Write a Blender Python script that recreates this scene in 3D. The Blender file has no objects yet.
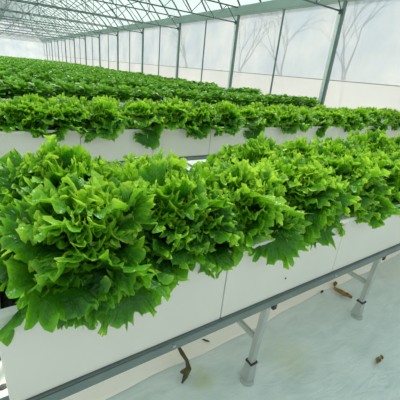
import bpy, math, random
from mathutils import Vector, Matrix
from math import sin, cos, pi, radians as RD

scn = bpy.context.scene
COL = scn.collection
scn.view_settings.view_transform = 'Standard'
scn.view_settings.look = 'None'
scn.view_settings.exposure = 0.0
PI = pi
ORD = ['first', 'second', 'third', 'fourth', 'fifth', 'sixth', 'seventh', 'eighth', 'ninth', 'tenth', 'eleventh',
       'twelfth', 'thirteenth', 'fourteenth', 'fifteenth', 'sixteenth', 'seventeenth', 'eighteenth', 'nineteenth',
       'twentieth', 'twenty-first', 'twenty-second', 'twenty-third', 'twenty-fourth']

# ------------------------------------------------------------------ helpers
class MB:
    """collects shapes, then links them as ONE mesh object"""
    def __init__(self):
        self.v = []; self.f = []; self.c = []
    def add(self, vs, fs, c=0.5):
        n = len(self.v)
        self.v += [tuple(p) for p in vs]
        self.f += [tuple(i + n for i in f) for f in fs]
        self.c += (list(c) if isinstance(c, (list, tuple)) else [c] * len(vs))
    def box(self, a, b):
        x0, y0, z0 = a; x1, y1, z1 = b
        self.add([(x0, y0, z0), (x1, y0, z0), (x1, y1, z0), (x0, y1, z0), (x0, y0, z1), (x1, y0, z1), (x1, y1, z1), (x0, y1, z1)],
                 [(0, 3, 2, 1), (4, 5, 6, 7), (0, 1, 5, 4), (1, 2, 6, 5), (2, 3, 7, 6), (3, 0, 4, 7)])
    def prism(self, prof, p0, p1, up=Vector((0, 0, 1)), close=True):
        """sweep a closed 2-D profile (side, up) from p0 to p1"""
        p0 = Vector(p0); p1 = Vector(p1); t = (p1 - p0).normalized()
        s = t.cross(up)
        if s.length < 1e-4: s = t.cross(Vector((0, 1, 0)))
        s.normalize(); u = s.cross(t)
        n = len(prof)
        vs = [p0 + s * a + u * b for a, b in prof] + [p1 + s * a + u * b for a, b in prof]
        fs = [(i, (i + 1) % n, n + (i + 1) % n, n + i) for i in range(n)]
        if close: fs += [tuple(range(n))[::-1], tuple(range(n, 2 * n))]
        self.add(vs, fs)
    def tube(self, pts, rad, n=8, c=0.5, cap=True):
        pts = [Vector(p) for p in pts]
        if not isinstance(rad, (list, tuple)): rad = [rad] * len(pts)
        vs = []; fs = []
        for i, p in enumerate(pts):
            t = (pts[min(i + 1, len(pts) - 1)] - pts[max(i - 1, 0)]).normalized()
            s = t.cross(Vector((0, 0, 1)))
            if s.length < 1e-3: s = t.cross(Vector((0, 1, 0)))
            s.normalize(); u = s.cross(t)
            for k in range(n):
                a = 2 * PI * k / n
                vs.append(p + (s * cos(a) + u * sin(a)) * rad[i])
        for i in range(len(pts) - 1):
            for k in range(n):
                fs.append((i * n + k, i * n + (k + 1) % n, (i + 1) * n + (k + 1) % n, (i + 1) * n + k))
        if cap:
            fs.append(tuple(range(n))); fs.append(tuple(range((len(pts) - 1) * n, len(pts) * n)))
        self.add(vs, fs, c)
    def mesh(self, name, mat, smooth=False):
        me = bpy.data.meshes.new(name)
        me.from_pydata(self.v, [], self.f)
        at = me.attributes.new('tint', 'FLOAT', 'POINT')
        at.data.foreach_set('value', self.c)
        if smooth: me.polygons.foreach_set('use_smooth', [True] * len(me.polygons))
        me.materials.append(mat); me.update()
        return me
    def build(self, name, mat, parent=None, smooth=False, bevel=0, loc=None):
        o = bpy.data.objects.new(name, self.mesh(name, mat, smooth)); COL.objects.link(o)
        if parent: o.parent = parent
        if loc: o.location = loc
        if bevel:
            m = o.modifiers.new('bevel', 'BEVEL'); m.width = bevel; m.segments = 3; m.limit_method = 'ANGLE'
        return o

def tag(o, label, cat, group=None, kind=None):
    o['label'] = label; o['category'] = cat
    if group: o['group'] = group
    if kind: o['kind'] = kind
    return o
def thing(name, label, cat, loc=(0, 0, 0), group=None):
    o = bpy.data.objects.new(name, None); COL.objects.link(o); o.location = loc; o.empty_display_size = .1
    return tag(o, label, cat, group)
def struct(o, label=None, cat=None):
    o['kind'] = 'structure'
    if label: o['label'] = label
    if cat: o['category'] = cat
    return o
def copy_tree(o, parent=None):
    c = o.copy(); COL.objects.link(c); c.parent = parent
    for ch in [x for x in o.children]: copy_tree(ch, c)
    return c

# ------------------------------------------------------------------ materials
def newmat(name):
    m = bpy.data.materials.new(name); m.use_nodes = True
    nt = m.node_tree; nt.nodes.clear()
    return m, nt, nt.nodes.new('ShaderNodeOutputMaterial')
def N(nt, t, **k):
    n = nt.nodes.new(t)
    for a, b in k.items(): setattr(n, a, b)
    return n
def ramp(nt, stops):
    r = N(nt, 'ShaderNodeValToRGB'); e = r.color_ramp.elements
    while len(e) > 1: e.remove(e[-1])
    e[0].position = stops[0][0]; e[0].color = (*stops[0][1], 1)
    for p, c in stops[1:]:
        x = e.new(p); x.color = (*c, 1)
    return r
def plain(name, c0, c1, rough=.5, metal=0., scale=6, bump=0., spec=.5, detail=4):
    m, nt, out = newmat(name)
    b = N(nt, 'ShaderNodeBsdfPrincipled'); b.inputs['Roughness'].default_value = rough; b.inputs['Metallic'].default_value = metal
    b.inputs['Specular IOR Level'].default_value = spec
    tc = N(nt, 'ShaderNodeTexCoord'); no = N(nt, 'ShaderNodeTexNoise'); no.inputs['Scale'].default_value = scale; no.inputs['Detail'].default_value = detail
    nt.links.new(tc.outputs['Object'], no.inputs['Vector'])
    r = ramp(nt, [(.3, c0), (.7, c1)])
    nt.links.new(no.outputs['Fac'], r.inputs['Fac']); nt.links.new(r.outputs['Color'], b.inputs['Base Color'])
    if bump:
        bp = N(nt, 'ShaderNodeBump'); bp.inputs['Strength'].default_value = bump; bp.inputs['Distance'].default_value = .02
        nt.links.new(no.outputs['Fac'], bp.inputs['Height']); nt.links.new(bp.outputs['Normal'], b.inputs['Normal'])
    nt.links.new(b.outputs[0], out.inputs[0])
    return m
def leafmat(name, stops, transl, tstops, rough=.42, spec=.35, jitter=.35):
    m, nt, out = newmat(name)
    at = N(nt, 'ShaderNodeAttribute', attribute_name='tint')
    oi = N(nt, 'ShaderNodeObjectInfo')
    tc = N(nt, 'ShaderNodeTexCoord'); no = N(nt, 'ShaderNodeTexNoise'); no.inputs['Scale'].default_value = 14; no.inputs['Detail'].default_value = 3
    nt.links.new(tc.outputs['Object'], no.inputs['Vector'])
    a1 = N(nt, 'ShaderNodeMath', operation='MULTIPLY_ADD'); a1.inputs[1].default_value = jitter; a1.inputs[2].default_value = -jitter / 2
    nt.links.new(no.outputs['Fac'], a1.inputs[0])
    a2 = N(nt, 'ShaderNodeMath', operation='ADD'); nt.links.new(at.outputs['Fac'], a2.inputs[0]); nt.links.new(a1.outputs[0], a2.inputs[1])
    a3 = N(nt, 'ShaderNodeMath', operation='MULTIPLY_ADD'); a3.inputs[1].default_value = .12
    nt.links.new(oi.outputs['Random'], a3.inputs[0]); nt.links.new(a2.outputs[0], a3.inputs[2])
    r = ramp(nt, stops); nt.links.new(a3.outputs[0], r.inputs['Fac'])
    r2 = ramp(nt, tstops); nt.links.new(a3.outputs[0], r2.inputs['Fac'])
    b = N(nt, 'ShaderNodeBsdfPrincipled'); b.inputs['Roughness'].default_value = rough; b.inputs['Specular IOR Level'].default_value = spec
    nt.links.new(r.outputs['Color'], b.inputs['Base Color'])
    t = N(nt, 'ShaderNodeBsdfTranslucent'); nt.links.new(r2.outputs['Color'], t.inputs['Color'])
    n2 = N(nt, 'ShaderNodeTexNoise'); n2.inputs['Scale'].default_value = 62; n2.inputs['Detail'].default_value = 2
    nt.links.new(tc.outputs['Object'], n2.inputs['Vector'])
    bp = N(nt, 'ShaderNodeBump'); bp.inputs['Strength'].default_value = .9; bp.inputs['Distance'].default_value = .011
    nt.links.new(n2.outputs['Fac'], bp.inputs['Height']); nt.links.new(bp.outputs['Normal'], b.inputs['Normal']); nt.links.new(bp.outputs['Normal'], t.inputs['Normal'])
    mx = N(nt, 'ShaderNodeMixShader'); mx.inputs[0].default_value = transl
    nt.links.new(b.outputs[0], mx.inputs[1]); nt.links.new(t.outputs[0], mx.inputs[2]); nt.links.new(mx.outputs[0], out.inputs[0])
    return m
def film(name, clear, col, col2, scale=.6):
    """polythene film: partly see-through, partly scattering"""
    m, nt, out = newmat(name)
    tc = N(nt, 'ShaderNodeTexCoord'); no = N(nt, 'ShaderNodeTexNoise'); no.inputs['Scale'].default_value = scale; no.inputs['Detail'].default_value = 5
    nt.links.new(tc.outputs['Object'], no.inputs['Vector'])
    r = ramp(nt, [(.35, col), (.7, col2)]); nt.links.new(no.outputs['Fac'], r.inputs['Fac'])
    d = N(nt, 'ShaderNodeBsdfDiffuse'); t = N(nt, 'ShaderNodeBsdfTranslucent')
    nt.links.new(r.outputs['Color'], d.inputs[0]); nt.links.new(r.outputs['Color'], t.inputs[0])
    m1 = N(nt, 'ShaderNodeMixShader'); m1.inputs[0].default_value = .6
    nt.links.new(d.outputs[0], m1.inputs[1]); nt.links.new(t.outputs[0], m1.inputs[2])
    tr = N(nt, 'ShaderNodeBsdfTransparent'); tr.inputs[0].default_value = (.95, 1, .98, 1)
    m2 = N(nt, 'ShaderNodeMixShader'); m2.inputs[0].default_value = clear
    nt.links.new(m1.outputs[0], m2.inputs[1]); nt.links.new(tr.outputs[0], m2.inputs[2]); nt.links.new(m2.outputs[0], out.inputs[0])
    return m

M = {}
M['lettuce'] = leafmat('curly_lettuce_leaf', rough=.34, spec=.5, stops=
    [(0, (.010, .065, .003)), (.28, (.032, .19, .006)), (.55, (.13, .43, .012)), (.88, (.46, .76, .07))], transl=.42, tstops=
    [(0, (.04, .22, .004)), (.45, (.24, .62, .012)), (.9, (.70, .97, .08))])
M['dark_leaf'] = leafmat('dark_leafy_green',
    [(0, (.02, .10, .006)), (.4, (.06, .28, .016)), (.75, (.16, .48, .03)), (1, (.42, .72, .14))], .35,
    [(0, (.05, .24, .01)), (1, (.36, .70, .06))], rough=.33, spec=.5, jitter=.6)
M['stem'] = plain('lettuce_stem', (.35, .5, .15), (.5, .62, .25), .5)
M['trough'] = plain('white_plastic', (.70, .67, .605), (.75, .72, .655), .42, scale=2.5, spec=.4)
M['rim'] = plain('white_plastic_rim', (.74, .725, .67), (.80, .785, .73), .4, scale=3)
M['post_strip'] = plain('white_post_strip', (.86, .88, .88), (.9, .92, .92), .5, scale=3)
M['substrate'] = plain('growing_substrate', (.02, .016, .01), (.06, .05, .03), .95, scale=40, bump=.6)
M['galv'] = plain('galvanised_steel', (.42, .45, .42), (.50, .53, .49), .5, .3, scale=9)
M['rail'] = plain('galvanised_rail', (.15, .195, .185), (.20, .245, .23), .5, .3, scale=7)
M['dark_steel'] = plain('rusty_band', (.03, .025, .02), (.08, .06, .05), .7, .2, scale=20)
M['truss'] = plain('truss_steel', (.07, .12, .115), (.11, .17, .16), .55, .2, scale=5)
M['post'] = plain('post_steel', (.13, .20, .19), (.19, .27, .25), .5, .2, scale=4)
M['gutter'] = plain('gutter_steel', (.30, .42, .37), (.38, .50, .45), .6, .1, scale=1.2)
M['wallfilm'] = film('wall_film', .36, (.50, .57, .64), (.72, .725, .735), .9)
M['skirtfilm'] = film('skirt_film', .06, (.62, .625, .635), (.69, .685, .69))
M['rooffilm'] = film('roof_film', .45, (.50, .62, .61), (.74, .83, .82), .35)
M['bark'] = plain('bark', (.02, .018, .018), (.05, .045, .04), .9, scale=8)
M['withered'] = plain('withered_stem', (.035, .03, .01), (.12, .10, .035), .8, scale=30, bump=.5)
M['dryleaf'] = plain('dry_leaf', (.22, .12, .03), (.48, .32, .10), .8, scale=40, bump=.4)
M['pebble'] = plain('pebble_stone', (.07, .07, .065), (.2, .2, .19), .85, scale=22, bump=.4)
M['outside'] = plain('outside_ground', (.36, .34, .28), (.5, .47, .4), .95, scale=.7)
M['sheet'] = plain('cream_sheet', (.93, .87, .76), (.97, .92, .83), .5, scale=3, bump=.1)

def floor_mat():
    m, nt, out = newmat('white_ground_film')
    b = N(nt, 'ShaderNodeBsdfPrincipled'); b.inputs['Roughness'].default_value = .38; b.inputs['Specular IOR Level'].default_value = .4
    tc = N(nt, 'ShaderNodeTexCoord')
    mp = N(nt, 'ShaderNodeMapping'); mp.inputs['Scale'].default_value = (1, 2.2, 1); mp.inputs['Rotation'].default_value = (0, 0, .5)
    nt.links.new(tc.outputs['Object'], mp.inputs[0])
    n1 = N(nt, 'ShaderNodeTexNoise'); n1.inputs['Scale'].default_value = 4; n1.inputs['Detail'].default_value = 6; n1.inputs['Distortion'].default_value = .8
    nt.links.new(mp.outputs[0], n1.inputs[0])
    r = ramp(nt, [(.3, (.58, .66, .635)), (.5, (.66, .73, .70)), (.72, (.74, .79, .76))]); nt.links.new(n1.outputs['Fac'], r.inputs[0])
    # algae stains lying on the film beneath the nearest trough
    n2 = N(nt, 'ShaderNodeTexNoise'); n2.inputs['Scale'].default_value = 9; n2.inputs['Detail'].default_value = 5
    nt.links.new(tc.outputs['Object'], n2.inputs[0])
    cur = r.outputs['Color']
    for (x, y, rad, colr, amt) in [(.78, .93, .10, (.42, .50, .22), .75), (1.33, .80, .20, (.62, .66, .40), .5), (2.2, 1.0, .12, (.55, .58, .42), .4), (2.9, .98, .2, (.66, .68, .55), .5)]:
        sb = N(nt, 'ShaderNodeVectorMath', operation='DISTANCE'); sb.inputs[1].default_value = (x, y, 0)
        nt.links.new(tc.outputs['Object'], sb.inputs[0])
        mr = N(nt, 'ShaderNodeMapRange'); mr.inputs[1].default_value = rad; mr.inputs[2].default_value = 0; mr.inputs[3].default_value = 0; mr.inputs[4].default_value = amt * 2
        nt.links.new(sb.outputs['Value'], mr.inputs[0])
        mu = N(nt, 'ShaderNodeMath', operation='MULTIPLY'); nt.links.new(mr.outputs[0], mu.inputs[0]); nt.links.new(n2.outputs['Fac'], mu.inputs[1])
        mx = N(nt, 'ShaderNodeMixRGB'); mx.inputs[2].default_value = (*colr, 1)
        nt.links.new(mu.outputs[0], mx.inputs[0]); nt.links.new(cur, mx.inputs[1]); cur = mx.outputs[0]
    nt.links.new(cur, b.inputs['Base Color'])
    n3 = N(nt, 'ShaderNodeTexNoise'); n3.inputs['Scale'].default_value = 7; n3.inputs['Detail'].default_value = 4; n3.inputs['Distortion'].default_value = 1.5
    nt.links.new(mp.outputs[0], n3.inputs[0])
    bp = N(nt, 'ShaderNodeBump'); bp.inputs['Strength'].default_value = .22; bp.inputs['Distance'].default_value = .05
    nt.links.new(n3.outputs['Fac'], bp.inputs['Height']); nt.links.new(bp.outputs['Normal'], b.inputs['Normal'])
    nt.links.new(b.outputs[0], out.inputs[0])
    return m
M['floor'] = floor_mat()

# ------------------------------------------------------------------ plan of the greenhouse (metres)
# x runs along the beds towards the side wall, y runs across the beds into the depth
XW = 8.0          # side wall
YEND = 57.45      # end wall
EAVE = 3.55
BAY = 4.3; Y0 = 5.85 - BAY
TROUGH_Y = 0.80; PITCH = 2.45; DEPTH = .76
Z_RAIL0, Z_RAIL1, Z_LIP, Z_TOP = .505, .555, .885, .91
SEG = .80; SEG0 = -.07
XEND = 7.75

# setting ---------------------------------------------------------
b = MB(); nx, ny = 60, 60
b.add([(-12, -6, 0), (XW + .02, -6, 0), (XW + .02, YEND, 0), (-12, YEND, 0)], [(0, 1, 2, 3)])
struct(b.build('floor', M['floor']), 'white plastic ground film covering the greenhouse floor', 'floor')
b = MB(); b.add([(XW + .02, -6, -.02), (60, -6, -.02), (60, 110, -.02), (XW + .02, 110, -.02)], [(0, 1, 2, 3)])
b.add([(-12, YEND, -.02), (XW + .02, YEND, -.02), (XW + .02, 110, -.02), (-12, 110, -.02)], [(0, 1, 2, 3)])
struct(b.build('outside_ground', M['outside']), 'bare ground outside the greenhouse film', 'ground')

def wavy_wall(x, z0, z1, y0, y1, nyy, nz, amp):
    b = MB(); vs = []; fs = []
    for i in range(nyy + 1):
        y = y0 + (y1 - y0) * i / nyy
        for j in range(nz + 1):
            z = z0 + (z1 - z0) * j / nz
            vs.append((x + amp * sin(y * 2.9 + .6 * sin(z * 2)) * sin(PI * j / nz) + amp * .6 * sin(y * .7 + z), y, z))
    for i in range(nyy):
        for j in range(nz):
            a = i * (nz + 1) + j; fs.append((a, a + nz + 1, a + nz + 2, a + 1))
    b.add(vs, fs); return b
struct(wavy_wall(XW + .07, 1.68, EAVE - .002, -6, YEND, 180, 8, .012).build('wall_right', M['wallfilm'], smooth=True), 'translucent film side wall above the curtain pipe', 'wall')
struct(wavy_wall(XW + .07, 0, 1.68, -6, YEND, 180, 6, .012).build('wall_right_skirt', M['skirtfilm'], smooth=True), 'denser film skirt at the foot of the side wall', 'wall')
b = MB(); b.tube([(XW + .03, -6, 1.675), (XW + .03, YEND, 1.675)], .014, 8)
struct(b.build('trim_1', M['galv'], smooth=True), 'roll-up curtain pipe along the side wall', 'pipe')

ARC_R = 2.0  # rise of each roof arch
def arch_z(x):
    s = 8.0; h = ARC_R; R = (s * s / 4 + h * h) / (2 * h)
    xx = (x % 8.0) - 4 if 0 <= x < 8 else ((x + 800) % 8.0) - 4
    if x == XW: xx = 4
    return 3.80 + math.sqrt(R * R - xx * xx) - (R - h)
def arch_pts(x0, y, n=20, dz=0):
    out = []
    for i in range(n + 1):
        xx = -4 + 8 * i / n; s = 8.0; h = ARC_R; R = (s * s / 4 + h * h) / (2 * h)
        out.append((x0 + 4 + xx, y, 3.80 + dz + math.sqrt(R * R - xx * xx) - (R - h)))
    return out
for k, x0 in enumerate((0, -8)):
    b = MB(); A = arch_pts(x0, -6, 24, .05); B = arch_pts(x0, YEND, 24, .05); n = len(A)
    b.add(A + B, [(i, i + 1, n + i + 1, n + i) for i in range(n - 1)])
    struct(b.build('ceiling' if k == 0 else 'ceiling_adjacent_bay', M['rooffilm'], smooth=True),
           'arched translucent film roof over the beds' if k == 0 else 'arched film roof of the neighbouring bay', 'roof')
for k, x0 in enumerate((0, -8)):
    b = MB(); A = arch_pts(x0, YEND, 24, .05); n = len(A)
    b.add(A + [(p[0], YEND, 0) for p in A], [(i, i + 1, n + i + 1, n + i) for i in range(n - 1)])
    struct(b.build('wall_back' if k == 0 else 'wall_back_adjacent_bay', M['wallfilm']), 'translucent film gable wall far behind the beds' if k == 0 else 'film gable of the neighbouring bay', 'wall')

# gutters (along y)
for nm, gx, lab in (('eave_gutter', XW, 'broad grey-green eave gutter along the top of the side wall'), ('valley_gutter', 0, 'grey valley gutter between the two roof bays')):
    b = MB()
    prof = [(-.13, .02), (-.10, 0), (.10, 0), (.13, .02), (.13, .27), (.11, .27), (.11, .03), (-.11, .03), (-.11, .27), (-.13, .27)]
    b.prism(prof, (gx, -6, EAVE), (gx, YEND, EAVE))
    tag(b.build(nm, M['gutter']), lab, 'gutter')

# wall posts ------------------------------------------------------
def post(y, heavy):
    w = .036 if heavy else .022
    t = thing('wall_post', '', 'post', (XW, y, 0))
    b = MB()
    d = .04 if heavy else .022
    b.prism([(-d, -w), (d, -w), (d, w), (-d, w)], (-.04, 0, 0), (-.04, 0, EAVE), up=Vector((0, 1, 0)))
    b.build('shaft', M['post'], t, bevel=.006)
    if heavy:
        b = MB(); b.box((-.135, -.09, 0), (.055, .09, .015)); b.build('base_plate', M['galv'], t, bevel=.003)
        b = MB(); b.box((-.075, w + .001, .02), (.03, w + .10, EAVE - .01)); b.build('white_strip', M['post_strip'], t)  # plain white strip up one side of the shaft
        b = MB(); b.box((-.15, -.06, 3.25), (-.118, .06, 3.36)); b.build('truss_bracket', M['truss'], t, bevel=.003)
    else:
        b = MB(); b.box((-.07, -.04, 0), (0, .04, .01)); b.build('base_plate', M['galv'], t)
    return t
npost = 0
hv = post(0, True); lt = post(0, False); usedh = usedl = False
kk = 0
for k in range(0, 13):
    for hvy in (True, False):
        y = Y0 + BAY * k + (0 if hvy else BAY / 2 - .05)
        if y > YEND - .2: continue
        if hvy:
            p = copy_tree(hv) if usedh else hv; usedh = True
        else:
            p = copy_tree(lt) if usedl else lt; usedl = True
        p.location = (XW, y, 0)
        if k == 0 and hvy: p['label'] = 'thick steel wall post just beyond the right edge of view'
        elif k == 0: p['label'] = 'thin wall post beyond the nearest thick post'
        elif hvy: p['label'] = '%s thick steel post along the film side wall, counted from the right' % ORD[k - 1]
        else: p['label'] = 'thin steel post between the %s and %s thick posts of the side wall' % (ORD[k - 1], ORD[k])
        p['group'] = 'thick side wall posts' if hvy else 'thin side wall posts'

# posts of the valley gutter, left of the picture
vp = thing('valley_post', 'thick steel post carrying the valley gutter, first of its row', 'post', (0, 0, 0), 'valley gutter posts')
b = MB(); b.prism([(-.04, -.05), (.04, -.05), (.04, .05), (-.04, .05)], (0, 0, 0), (0, 0, EAVE), up=Vector((0, 1, 0))); b.build('shaft', M['post'], vp, bevel=.006)
b = MB(); b.box((-.09, -.09, 0), (.09, .09, .015)); b.build('base_plate', M['galv'], vp)
first = True
for k in range(2, 13):
    p = vp if first else copy_tree(vp); first = False
    p.location = (0, Y0 + BAY * k, 0)
    p['label'] = '%s steel post of the row carrying the valley gutter' % ORD[k - 2]

# trusses, arches, purlins ----------------------------------------
def make_truss():
    t = thing('roof_truss', '', 'truss')
    zb, zt = 3.31, 3.78
    b = MB(); b.tube([(.04, 0, zb), (XW - .12, 0, zb)], .021, 8); b.build('bottom_chord', M['truss'], t, smooth=True)
    b = MB(); b.tube([(.12, 0, zt), (XW - .12, 0, zt)], .024, 8); b.build('top_chord', M['truss'], t, smooth=True)
    n = 8; L = (XW - .24) / n
    for i in range(n):
        x0 = .12 + L * i
        for (xa, za, xb, zb2) in ((x0, zb, x0 + L / 2, zt), (x0 + L / 2, zt, x0 + L, zb)):
            b = MB(); b.tube([(xa, 0, za), (xb, 0, zb2)], .013, 6); b.build('web_bar', M['truss'], t, smooth=True)
    for x in (1.6, 3.2, 4.8, 6.4):
        b = MB(); b.tube([(x, 0, zt), (x, 0, arch_z(x))], .016, 6); b.build('king_strut', M['truss'], t, smooth=True)
    for (xa, xb) in ((1.6, 2.4), (3.2, 4.0), (4.8, 4.0), (6.4, 5.6)):
        b = MB(); b.tube([(xa, 0, zt), (xb, 0, arch_z(xb))], .014, 6); b.build('brace_strut', M['truss'], t, smooth=True)
    return t
tr = make_truss(); first = True
for k in range(0, 13):
    t = tr if first else copy_tree(tr); first = False
    t.location = (0, Y0 + BAY * k, 0)
    t['label'] = 'steel roof truss with zigzag webs, %s from the camera, spanning from the side wall' % ORD[k]
    t['group'] = 'roof trusses'
b = MB(); b.tube(arch_pts(0, 0, 20), .028, 6); arch_me = b.mesh('roof_arch', M['truss'], True)
na = int((YEND - Y0) / (BAY / 4))
for i in range(na + 1):
    o = bpy.data.objects.new('roof_arch', arch_me); COL.objects.link(o); o.location = (0, Y0 + BAY / 4 * i, 0)
    q, r = divmod(i, 4)
    if r == 0: lab = 'curved steel roof arch directly above the %s roof truss from the camera' % ORD[q]
    else: lab = 'curved roof arch, %s one beyond the %s roof truss from the camera' % (ORD[r - 1], ORD[q])
    tag(o, lab, 'arch', 'roof arches')
for i, x in enumerate((.8, 1.6, 2.4, 3.2, 4.0, 4.8, 5.6, 6.4, 7.2)):
    b = MB(); b.tube([(x, -6, arch_z(x) - .03), (x, YEND, arch_z(x) - .03)], .02, 6)
    tag(b.build('roof_purlin', M['truss'], smooth=True), 'straight roof purlin along the bay, %s up from the side wall' % ORD[8 - i], 'purlin', 'roof purlins')

# ------------------------------------------------------------------ benches and troughs
def make_leg(parent, x, y, flip):
    """square steel leg with a flared shoe"""
    b = MB(); w = .0165
    tz = Z_RAIL0
    lean = .035
    b.prism([(-w, -w), (w, -w), (w, w), (-w, w)], (x, y, .03), (x + lean, y, tz), up=Vector((0, 1, 0)))
    leg = b.build('leg', M['galv'], parent, bevel=.003)
    b = MB()
    s0, s1 = .029, .0215
    za, zb = .012, .125
    vs = [(x - s0, y - s0, za), (x + s0, y - s0, za), (x + s0, y + s0, za), (x - s0, y + s0, za),
          (x + .008 - s1, y - s1, zb), (x + .008 + s1, y - s1, zb), (x + .008 + s1, y + s1, zb), (x + .008 - s1, y + s1, zb)]
    b.add(vs, [(0, 3, 2, 1), (4, 5, 6, 7), (0, 1, 5, 4), (1, 2, 6, 5), (2, 3, 7, 6), (3, 0, 4, 7)])
    b.build('shoe', M['galv'], leg, bevel=.004)
    b = MB(); b.box((x + .008 - .024, y - .024, zb - .005), (x + .008 + .024, y + .024, zb + .005)); sh = b.build('strap', M['dark_steel'], leg)
    b = MB(); b.tube([(x - .012, y - .012 * flip, 0), (x - .012, y - .012 * flip, .014)], .038, 20); b.build('foot_plate', M['galv'], leg, bevel=.002)
    return leg
def make_bench(x0, x1, label, group, first_leg=-.06):
    t = thing('bench_frame', label, 'bench', (0, 0, 0), group)
    for s, y in ((1, 0), (-1, DEPTH)):
        b = MB()  # angle rail: a vertical flange and a top flange under the trough
        f = -.012 * s
        ya, yb = sorted((y + f, y + f + .004 * s)); b.box((x0, ya, Z_RAIL0), (x1, yb, Z_RAIL1))
        ya, yb = sorted((y + f, y + .045 * s)); b.box((x0, ya, Z_RAIL1 - .006), (x1, yb, Z_RAIL1 - .002))
        b.build('rail', M['rail'], t)
    x = first_leg
    while x < x1 - .05:
        for y, fl in ((.012, 1), (DEPTH - .012, -1)): make_leg(t, x, y, fl)
        b = MB(); b.prism([(-.011, -.014), (.011, -.014), (.011, .014), (-.011, .014)], (x + .018, .033, .275), (x + .018, DEPTH - .033, .275)); b.build('crossbar', M['galv'], t, bevel=.002)
        b = MB(); b.box((x + .065, -.008, Z_RAIL0 - .038), (x + .09, .012, Z_RAIL0 + .004)); b.build('bracket', M['dark_steel'], t, bevel=.003)
        b = MB(); b.tube([(x + .55, -.013, Z_RAIL1 - .02), (x + .55, -.022, Z_RAIL1 - .02)], .006, 8); b.build('bolt', M['galv'], t)
        x += 1.065
    return t
def trough_parts(x0, x1, t, plug=True):
    g = .002
    y0, y1 = 0., DEPTH
    b = MB(); T = .012                       # open-topped box with walls
    o = [(x0 + g, y0), (x1 - g, y0), (x1 - g, y1), (x0 + g, y1)]; i_ = [(x0 + T, y0 + T), (x1 - T, y0 + T), (x1 - T, y1 - T), (x0 + T, y1 - T)]
    zb, zt = Z_RAIL1, Z_TOP - .004
    vs = [(a, c, zb) for a, c in o] + [(a, c, zt) for a, c in o] + [(a, c, zt) for a, c in i_] + [(a, c, zb + T) for a, c in i_]
    fs = [(3, 2, 1, 0)] + [(k, (k + 1) % 4, 4 + (k + 1) % 4, 4 + k) for k in range(4)] + [(4 + k, 4 + (k + 1) % 4, 8 + (k + 1) % 4, 8 + k) for k in range(4)] + [(8 + k, 8 + (k + 1) % 4, 12 + (k + 1) % 4, 12 + k) for k in range(4)] + [(12, 13, 14, 15)]
    b.add(vs, fs); b.build('trough_body', M['trough'], t, bevel=.008)
    b = MB(); e = .014                        # rolled lip all round
    for (a, c) in (((x0 + g, y0 - e, Z_LIP), (x1 - g, y0 + .022, Z_TOP)), ((x0 + g, y1 - .022, Z_LIP), (x1 - g, y1 + e, Z_TOP)),
                   ((x0 - (e if x0 < SEG0 + .01 else -g), y0 + .022, Z_LIP), (x0 + .022, y1 - .022, Z_TOP)), ((x1 - .022, y0 + .022, Z_LIP), (x1 - g, y1 - .022, Z_TOP))): b.box(a, c)
    b.build('rim', M['rim'], t, bevel=.005)
    b = MB(); b.box((x0 + T + .002, y0 + T + .002, zb + .05), (x1 - T - .002, y1 - T - .002, Z_LIP - .02)); b.build('growing_medium', M['substrate'], t)
    if plug:
        b = MB(); xm = x0 + .40; b.tube([(xm, -.001, .645), (xm, .001, .645)], .006, 10); b.build('weep_hole', M['dark_steel'], t)

def bench_row(yf, segs, row, who):
    x0 = SEG0 + SEG * segs[0]; x1 = SEG0 + SEG * segs[1]
    t = make_bench(x0 - .03 if row else x0 - .03, x1, 'galvanized steel bench frame carrying the %s line of white troughs' % who, 'bench frames', first_leg=x0 + .01 if row else -.06)
    t.location = (0, yf, 0)
    proto = None
    for k in range(*segs):
        xx = SEG0 + SEG * k
        if proto is None:
            tt = thing('growing_trough', '', 'trough', (xx, yf, 0)); trough_parts(0, SEG, tt, plug=False)
            proto = tt
        else:
            tt = copy_tree(proto); tt.location = (xx, yf, 0)
        n = k - segs[0]
        if row == 0 and k == 1:
            b = MB(); b.tube([(.39, -.001, .645), (.39, .001, .645)], .006, 10); hole = b.build('weep_hole', M['dark_steel'], tt)
        if row == 0:
            tt['label'] = ['white plastic trough at the left end of the nearest bench', ][0] if n == 0 else 'white plastic trough, %s from the left end of the nearest bench' % ORD[n]
        else:
            tt['label'] = 'white plastic trough, %s from the left on the second bench' % ORD[n]
        tt['group'] = 'white troughs on the %s bench' % who
bench_row(TROUGH_Y, (0, 8), 0, 'nearest')
bench_row(TROUGH_Y + PITCH, (-1, 10), 1, 'second')

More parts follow.
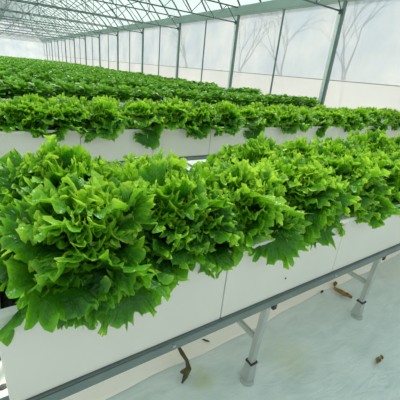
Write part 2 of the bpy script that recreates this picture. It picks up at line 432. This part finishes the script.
# ------------------------------------------------------------------ curly lettuce
def curly_leaf(mb, rng, az, elev, L, droop, ruffle, z0, r0, nr=7, nt=72, spread=1.9, tone=0., freq=1.):
    ra = Vector((cos(az), sin(az), 0)); S0 = Vector((-sin(az), cos(az), 0)); Zv = Vector((0, 0, 1))
    # midrib curve, bending down and a little sideways
    n = 20; P = [ra * r0 + Zv * z0]; TT = []; SS = []
    side = rng.uniform(-.8, .8); bank = rng.uniform(-1.1, 1.1)
    for i in range(n + 1):
        u = i / n * 1.25
        ph = elev - droop * u ** 1.5
        yaw = side * u
        r2 = ra * cos(yaw) + S0 * sin(yaw); s2 = S0 * cos(yaw) - ra * sin(yaw)
        t = r2 * cos(ph) + Zv * sin(ph); nn = r2 * -sin(ph) + Zv * cos(ph)
        bk = bank * u
        TT.append(t); SS.append(s2 * cos(bk) + nn * sin(bk))
        P.append(P[-1] + t * (L * 1.25 / n))
    def frame(a):
        f = max(0, min(n - .001, a / (L * 1.25) * n)); i = int(f); k = f - i
        return P[i].lerp(P[i + 1], k), TT[i], TT[i].cross(SS[i]), SS[i]
    a0 = L * .32; R0 = L * .66
    p1, p2, p3, p4, p5 = [rng.uniform(0, 6.28) for _ in range(5)]
    k0 = rng.uniform(2.2, 3.4); k1 = rng.uniform(9, 13) * freq; k2 = rng.uniform(30, 38) * freq; k3 = rng.uniform(15, 20) * freq
    lobes = [rng.uniform(-.9, .9) for _ in range(3)]
    vs = []; cs = []
    for j in range(nr + 1):
        rho = (j / nr) ** .7
        for i in range(nt + 1):
            th = -spread + 2 * spread * i / nt
            wide = 1 - .14 * (abs(th) / spread) ** 2
            notch = sum(math.exp(-((th - l * spread) / .10) ** 2) for l in lobes)
            jag = 1 + (.04 * sin(k1 * .6 * th + p3) + .035 * sin(k3 * th + p4 + 1.5 * sin(k0 * th)) + .05 * sin(k2 * .83 * th + p5) + .015 * rng.uniform(-1, 1) - .14 * notch) * rho ** 2.5
            rr = R0 * rho * wide * jag
            fr = .8 * sin(k0 * th + p5) * (1.2 - rho) + .75 * sin(k1 * th + p1) * rho + (.75 + .35 * sin(k1 * .7 * th + p4)) * sin(k2 * th + p2 + sin(k3 * th)) * rho ** 3
            th2 = th + .03 * rho ** 2 * cos(k1 * th + p1) + .035 * rho ** 4 * cos(k2 * th + p2 + sin(k3 * th))
            a = a0 + rr * cos(th2); bb = rr * sin(th2) * .95
            h = ruffle * L * (rho ** 2.2) * fr + .16 * L * (bb / R0) ** 2 - .05 * L * (1 - min(1, abs(bb) / (R0 * .18))) * (1 - rho)
            h += .018 * L * sin(a / L * 21 + p2) * sin(bb / L * 24 + p3)        # blistered blade
            p, t, nn, S = frame(max(0, a))
            q = p + S * bb + nn * h - (t * cos(th) + S * sin(th)) * (.5 * ruffle * L * rho ** 4 * (.5 + .5 * sin(k2 * th + p3)))
            vs.append(q)
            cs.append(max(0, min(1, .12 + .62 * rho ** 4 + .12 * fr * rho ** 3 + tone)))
    fs = []
    for j in range(nr):
        for i in range(nt):
            a = j * (nt + 1) + i
            if j == 0: fs.append((a, a + nt + 1, a + nt + 2))
            else: fs.append((a, a + nt + 1, a + nt + 2, a + 1))
    mb.add(vs, fs, cs)
    v2 = []; f2 = []                          # pale midrib
    for i in range(6):
        a = a0 * 1.7 * i / 5; p, t, nn, S = frame(a); w = .014 * (1 - .7 * i / 5)
        v2 += [p - S * w + nn * .003, p + nn * -.005, p + S * w + nn * .003]
        if i: f2 += [((i - 1) * 3, i * 3, i * 3 + 1, (i - 1) * 3 + 1), ((i - 1) * 3 + 1, i * 3 + 1, i * 3 + 2, (i - 1) * 3 + 2)]
    mb.add(v2, f2, .75)

def curly_head(seed, nleaf=58, nr=7, nt=72, front=0., freq=1.):
    rng = random.Random(seed); mb = MB(); az = rng.uniform(0, 6.28)
    for i in range(nleaf):
        k = i / (nleaf - 1)                       # 0 outermost .. 1 heart
        az += 2.39996 + rng.uniform(-.5, .5)
        elev = RD(16 + 68 * k ** .75 + rng.uniform(-26, 26))
        L = (.235 - .05 * k) * rng.uniform(.72, 1.18)
        droop = RD(88 - 36 * k + rng.uniform(-42, 42))
        if k < .45 and front:                     # leaves that flop over the trough's lip
            d = max(0, -sin(az)); droop += RD(26) * d * front; L *= 1 + .10 * d * front
        L = min(L, .25)
        r0 = .06 * (1 - k) + rng.uniform(0, .05); z0 = .02 + .09 * k + rng.uniform(-.01, .03)
        curly_leaf(mb, rng, az, elev, L, droop, (.066 + .02 * k) * rng.uniform(.8, 1.25), z0, r0, nr, nt,
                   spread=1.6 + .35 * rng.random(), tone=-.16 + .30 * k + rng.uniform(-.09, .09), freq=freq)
    return mb

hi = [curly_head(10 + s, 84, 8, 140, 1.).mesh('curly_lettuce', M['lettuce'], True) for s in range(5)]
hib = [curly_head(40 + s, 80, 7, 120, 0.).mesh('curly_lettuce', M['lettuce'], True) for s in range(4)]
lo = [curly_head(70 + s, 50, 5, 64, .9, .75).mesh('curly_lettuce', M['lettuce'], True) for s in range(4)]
rng = random.Random(5)
ZB = Z_LIP - .018
def put(me, x, y, rz, s, label, group, sz=None, cat='lettuce', name='curly_lettuce'):
    o = bpy.data.objects.new(name, me); COL.objects.link(o)
    o.location = (x, y, ZB); o.rotation_euler = (rng.uniform(-.06, .06), rng.uniform(-.06, .06), rz); o.scale = (s, s, sz or s)
    return tag(o, label, cat, group)
front_x = [.205, .56, .94] + [1.33 + .40 * k for k in range(13)]
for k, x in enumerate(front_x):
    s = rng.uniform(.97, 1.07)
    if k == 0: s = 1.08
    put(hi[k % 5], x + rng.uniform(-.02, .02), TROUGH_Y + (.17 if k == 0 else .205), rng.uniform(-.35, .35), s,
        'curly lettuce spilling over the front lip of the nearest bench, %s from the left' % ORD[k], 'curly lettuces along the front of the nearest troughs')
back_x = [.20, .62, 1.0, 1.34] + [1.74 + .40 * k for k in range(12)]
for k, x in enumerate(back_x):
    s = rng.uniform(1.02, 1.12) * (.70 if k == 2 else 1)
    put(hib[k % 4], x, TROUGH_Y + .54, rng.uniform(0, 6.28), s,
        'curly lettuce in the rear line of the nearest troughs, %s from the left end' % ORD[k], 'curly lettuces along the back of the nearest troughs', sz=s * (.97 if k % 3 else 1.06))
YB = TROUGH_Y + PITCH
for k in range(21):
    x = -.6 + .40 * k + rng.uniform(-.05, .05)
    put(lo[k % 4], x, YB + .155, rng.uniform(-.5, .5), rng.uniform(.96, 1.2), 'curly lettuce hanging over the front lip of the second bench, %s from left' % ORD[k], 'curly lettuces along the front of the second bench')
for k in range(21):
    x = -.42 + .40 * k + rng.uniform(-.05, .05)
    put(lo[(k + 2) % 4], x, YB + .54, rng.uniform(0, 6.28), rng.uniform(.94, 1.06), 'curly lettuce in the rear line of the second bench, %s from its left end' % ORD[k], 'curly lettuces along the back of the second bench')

# ------------------------------------------------------------------ darker leafy greens on the far beds
def round_leaf(mb, rng, c, az, elev, L, tone, n=3):
    ra = Vector((cos(az), sin(az), 0)); S = Vector((-sin(az), cos(az), 0)); Zv = Vector((0, 0, 1))
    vs = []; cs = []; fs = []
    pos = Vector(c)
    W = L * .42
    prof = [.25, .8, 1., .78, .2]
    for i in range(5):
        ph = elev - .9 * (i / 4) ** 1.3
        t = ra * cos(ph) + Zv * sin(ph); nn = S.cross(t) * -1
        for j in (-1, 0, 1):
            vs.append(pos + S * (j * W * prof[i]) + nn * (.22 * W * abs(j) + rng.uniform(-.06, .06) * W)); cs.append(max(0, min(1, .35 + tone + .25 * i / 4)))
        pos = pos + t * (L / 4)
    for i in range(4):
        for j in range(2):
            a = i * 3 + j; fs.append((a, a + 3, a + 4, a + 1))
    mb.add(vs, fs, cs)
def dark_plant(seed, n=70):
    rng = random.Random(seed); mb = MB()
    for i in range(n):
        az = i * 2.39996 + rng.uniform(-.3, .3); k = (i + .5) / n
        # leaf bases spread over a bushy dome
        phi = RD(-8 + 92 * k); R = .19 * rng.uniform(.75, 1.05)
        c = (R * cos(phi) * cos(az) * 1.05, R * cos(phi) * sin(az) * 1.05, .06 + R * sin(phi) * .85)
        round_leaf(mb, rng, c, az + rng.uniform(-.5, .5), phi * .8 + rng.uniform(-.3, .4), rng.uniform(.085, .135), rng.uniform(-.25, .25) + .2 * (k - .5))
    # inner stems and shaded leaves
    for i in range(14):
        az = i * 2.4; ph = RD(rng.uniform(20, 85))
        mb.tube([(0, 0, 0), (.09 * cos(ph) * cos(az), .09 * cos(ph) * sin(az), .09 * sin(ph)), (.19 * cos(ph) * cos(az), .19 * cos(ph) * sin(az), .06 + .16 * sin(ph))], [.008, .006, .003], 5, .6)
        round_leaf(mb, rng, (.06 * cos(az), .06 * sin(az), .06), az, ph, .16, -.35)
    return mb
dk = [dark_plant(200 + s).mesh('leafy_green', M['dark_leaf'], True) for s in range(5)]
NROW = 17
stuff_spots = []; count = 0
for r in range(2, NROW):
    yf = TROUGH_Y + PITCH * r
    xl = max(-.6, .03 * yf - .4)
    # one long bench with its trough
    t = thing('growing_bench', 'white growing bench under the dark leafy greens of the %s bed back' % ORD[r], 'bench', (0, yf, 0), 'benches of the far beds')
    b = MB(); b.box((-.9, 0, Z_RAIL1), (XEND, DEPTH, Z_LIP - .022)); b.build('trough_body', M['trough'], t, bevel=.008)
    b = MB(); b.box((-.9, -.014, Z_LIP - .04), (XEND, .0, Z_TOP)); b.box((-.9, DEPTH, Z_LIP - .04), (XEND, DEPTH + .014, Z_TOP)); b.build('rim', M['rim'], t)
    for yy in (0, DEPTH - .05):
        b = MB(); b.box((-.9, yy, Z_RAIL0), (XEND, yy + .05, Z_RAIL1)); b.build('rail', M['rail'], t)
    for x in (-.6, 1.3, 3.2, 5.1, 7.0):
        for yy in (.025, DEPTH - .025):
            b = MB(); b.box((x - .02, yy - .02, 0), (x + .02, yy + .02, Z_RAIL0)); b.build('leg', M['galv'], t)
    n = int((XEND - xl) / .36)
    for k in range(n):
        for yy in (.17, .56):
            x = XEND - .15 - .36 * k + rng.uniform(-.05, .05); y = yf + yy + rng.uniform(-.03, .03)
            if count < 300:
                count += 1
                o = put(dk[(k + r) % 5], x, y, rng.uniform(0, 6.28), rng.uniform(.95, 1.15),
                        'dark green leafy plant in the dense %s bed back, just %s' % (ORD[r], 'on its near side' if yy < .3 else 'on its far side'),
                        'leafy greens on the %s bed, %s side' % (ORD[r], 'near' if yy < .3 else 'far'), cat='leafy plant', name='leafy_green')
            else: stuff_spots.append((x, y))
mb = MB(); r2 = random.Random(9)
proto = dark_plant(300, 34)
for x, y in stuff_spots:
    a = r2.uniform(0, 6.28); s = r2.uniform(1., 1.2); ca, sa = cos(a) * s, sin(a) * s
    mb.add([(x + p[0] * ca - p[1] * sa, y + p[0] * sa + p[1] * ca, ZB + p[2] * s) for p in proto.v], proto.f, proto.c)
tag(mb.build('distant_greens', M['dark_leaf'], smooth=True), 'hazy mass of dark leafy greens on the most distant beds', 'leafy plants', kind='stuff')

# ------------------------------------------------------------------ things lying on the floor
rs = random.Random(3)
b = MB(); n = 60; vs = []; fs = []; X0s, X1s = -.6, 6.2
for i in range(n + 1):
    x = X0s + (X1s - X0s) * i / n
    e = 1.05 + .022 * x + .012 * sin(x * 4.1) + .006 * sin(x * 13)
    vs += [(x, e, .002), (x, e + .01, .014), (x, e + .3, .010), (x, e + .62, .012), (x, e + .64, .002)]
for i in range(n):
    for j in range(4): a = i * 5 + j; fs.append((a, a + 5, a + 6, a + 1))
b.add(vs, fs)
tag(b.build('plastic_sheet', M['sheet'], smooth=True), 'cream plastic sheet lying on the floor beneath the nearest bench', 'sheet')

# withered stem dangling under the rail
w = thing('withered_stump', 'dark withered lettuce stump drooping below the rail of the nearest bench', 'plant debris', (.70, 1.03, 0))
b = MB(); b.tube([(.019, .078, .10), (.023, .037, .085), (.029, -.011, .07), (.02, -.05, .055), (-.010, -.067, .035), (-.036, -.078, .010)], [.008, .012, .010, .015, .014, .004], 9); b.build('stalk', M['withered'], w, smooth=True)
b = MB(); b.tube([(.015, -.045, .055), (-.018, -.048, .05), (-.03, -.045, .055)], [.010, .013, .005], 7); b.build('knob', M['withered'], w, smooth=True)
def crumpled(name, loc, L, W, rz, curl, seed, mat, label, cat, n=7):
    r = random.Random(seed); b = MB(); vs = []; fs = []
    for i in range(n + 1):
        u = i / n; wd = W * (sin(PI * min(.98, u * .94 + .03)) ** .7)
        for j in range(5):
            v = -1 + j / 2
            vs.append(((u - .5) * L, v * wd * (1 - .25 * curl), .004 + curl * W * v * v * .9 + abs(r.uniform(0, .35)) * W + .25 * L * curl * (u - .5) ** 2))
    for i in range(n):
        for j in range(4): a = i * 5 + j; fs.append((a, a + 5, a + 6, a + 1))
    b.add(vs, fs); o = b.build(name, mat, None, smooth=True); o.location = loc; o.rotation_euler = (0, 0, rz)
    return tag(o, label, cat)
crumpled('withered_leaf', (2.17, 1.0, .003), .15, .03, -1.35, .8, 3, M['dryleaf'], 'long dry brown leaf lying under the nearest bench by the second leg', 'leaf')
crumpled('withered_leaf', (2.215, 1.10, .012), .07, .02, .4, .8, 13, M['dryleaf'], 'short tan leaf scrap on the edge of the cream sheet', 'leaf')
crumpled('dry_leaf', (1.79, .497, .002), .055, .020, .2, 1., 5, M['dryleaf'], 'curled brown dry leaf alone on the white floor at lower right', 'leaf')
crumpled('dry_leaf', (1.845, .502, .002), .03, .012, 1.0, 1., 6, M['dryleaf'], 'tiny brown leaf scrap touching the curled dry leaf', 'leaf')
crumpled('dry_twig', (.955, .62, .002), .05, .004, .1, .3, 7, M['dark_steel'], 'tiny dark twig on the floor in front of the first bench leg', 'twig')
crumpled('dry_leaf', (2.75, .72, .002), .04, .016, .8, 1., 8, M['withered'], 'small dark leaf scrap on the floor at the right edge', 'leaf')
crumpled('dry_leaf', (.93, 1.12, .014), .05, .008, -.9, .6, 11, M['dark_steel'], 'thin dark leaf shred on the cream sheet', 'leaf')
crumpled('dry_leaf', (2.03, 1.09, .012), .05, .012, .3, .6, 12, M['withered'], 'dark curled shred on the edge of the cream sheet', 'leaf')
# pebbles by the left end of the nearest bench
for i in range(14):
    x = -.12 - .22 * rs.random(); y = 1.25 + .42 * rs.random(); s = rs.uniform(.014, .03)
    b = MB(); vs = []; fs = []
    nu, nv = 8, 6
    for a in range(nv + 1):
        th = PI * a / nv
        for c in range(nu):
            ph = 2 * PI * c / nu; k = rs.uniform(.86, 1.1)
            vs.append((sin(th) * cos(ph) * k * s * 1.2, sin(th) * sin(ph) * k * s, .62 * s * (1 + cos(th) * k)))
    for a in range(nv):
        for c in range(nu): fs.append((a * nu + c, a * nu + (c + 1) % nu, (a + 1) * nu + (c + 1) % nu, (a + 1) * nu + c))
    b.add(vs, fs)
    tag(b.build('pebble', M['pebble'], smooth=True, loc=(x, y, 0)), 'small grey pebble on the floor beside the left end of the nearest trough', 'pebble', 'pebbles at the left end of the nearest bench')

# ------------------------------------------------------------------ bare trees outside the film
def bare_tree(loc, H, seed, label):
    r = random.Random(seed); b = MB()
    def grow(p, d, L, rad, lev):
        pts = [p]; rr = [rad]; q = p.copy(); dd = d.copy()
        for i in range(4):
            dd = (dd + Vector((r.uniform(-.13, .13), r.uniform(-.13, .13), r.uniform(-.02, .1)))).normalized()
            q = q + dd * (L / 4); pts.append(q.copy()); rr.append(rad * (1 - .13 * (i + 1)))
        b.tube(pts, rr, 6 if lev < 2 else 4)
        if lev < 4:
            for k in range(3 if lev else 3):
                a = r.uniform(0, 6.28); sp = r.uniform(.3, .65)
                s = dd.cross(Vector((cos(a), sin(a), .3))).normalized()
                grow(pts[-1 - (k % 2)], (dd * cos(sp) + s * sin(sp)).normalized(), L * r.uniform(.62, .82), rad * .5, lev + 1)
    grow(Vector((0, 0, -.02)), Vector((0, 0, 1)), H * .32, .09, 0)
    tag(b.build('bare_tree', M['bark'], smooth=True, loc=loc), label, 'tree', 'bare trees outside the side wall')
bare_tree((11.6, 10.6, 0), 6.0, 1, 'bare tree outside the film beyond the second thick post')
bare_tree((11.6, 7.6, 0), 6.4, 2, 'forked bare tree outside the film left of the first thick post')
bare_tree((12.2, 4.4, 0), 6.2, 4, 'bare tree outside the film at the right edge of view')
bare_tree((11.8, 14.4, 0), 6., 6, 'bare tree outside the film left of the second thick post')
bare_tree((11.7, 20, 0), 6., 8, 'bare tree outside the film left of the third thick post')

# ------------------------------------------------------------------ light
wd = bpy.data.worlds.new('World'); scn.world = wd; wd.use_nodes = True
nt = wd.node_tree; nt.nodes.clear()
out = N(nt, 'ShaderNodeOutputWorld'); bg = N(nt, 'ShaderNodeBackground'); bg.inputs['Strength'].default_value = .8
tc = N(nt, 'ShaderNodeTexCoord'); sp = N(nt, 'ShaderNodeSeparateXYZ'); nt.links.new(tc.outputs['Generated'], sp.inputs[0])
r = ramp(nt, [(0, (.90, .92, .93)), (.25, (.80, .90, .96)), (1, (.62, .80, .95))]); nt.links.new(sp.outputs['Z'], r.inputs[0])
nt.links.new(r.outputs['Color'], bg.inputs['Color']); nt.links.new(bg.outputs[0], out.inputs[0])
sd = bpy.data.lights.new('sun', 'SUN'); sd.energy = 7.5; sd.angle = RD(9); sd.color = (1, .95, .82)
so = bpy.data.objects.new('sun', sd); COL.objects.link(so)
d = Vector((-.50, -.62, -1.0)).normalized()   # light travels from the back right down to the camera side
so.rotation_euler = d.to_track_quat('-Z', 'Y').to_euler()

# ------------------------------------------------------------------ camera (solved from the vanishing points of beds and wall)
def solve(A, B):
    ax, ay = A[0] - 200, A[1] - 200; bx, by = B[0] - 200, B[1] - 200
    f = math.sqrt(-(ax * bx + ay * by))
    X = Vector((bx, by, f)).normalized(); Y = Vector((ax, ay, f)).normalized(); Z = X.cross(Y)
    if Z.y > 0: Z = -Z
    return f, Matrix((X, Y, Z))
f, R = solve((-20, 50), (692, 121))
right = R @ Vector((1, 0, 0)); up = -(R @ Vector((0, 1, 0))); back = -(R @ Vector((0, 0, 1)))
cd = bpy.data.cameras.new('camera'); co = bpy.data.objects.new('camera', cd); COL.objects.link(co)
cd.sensor_width = 36; cd.lens = f / 400 * 36; cd.clip_start = .05; cd.clip_end = 300
mat = Matrix((right, up, back)).transposed().to_4x4(); mat.translation = (0, 0, 1.55)
co.matrix_world = mat
scn.camera = co
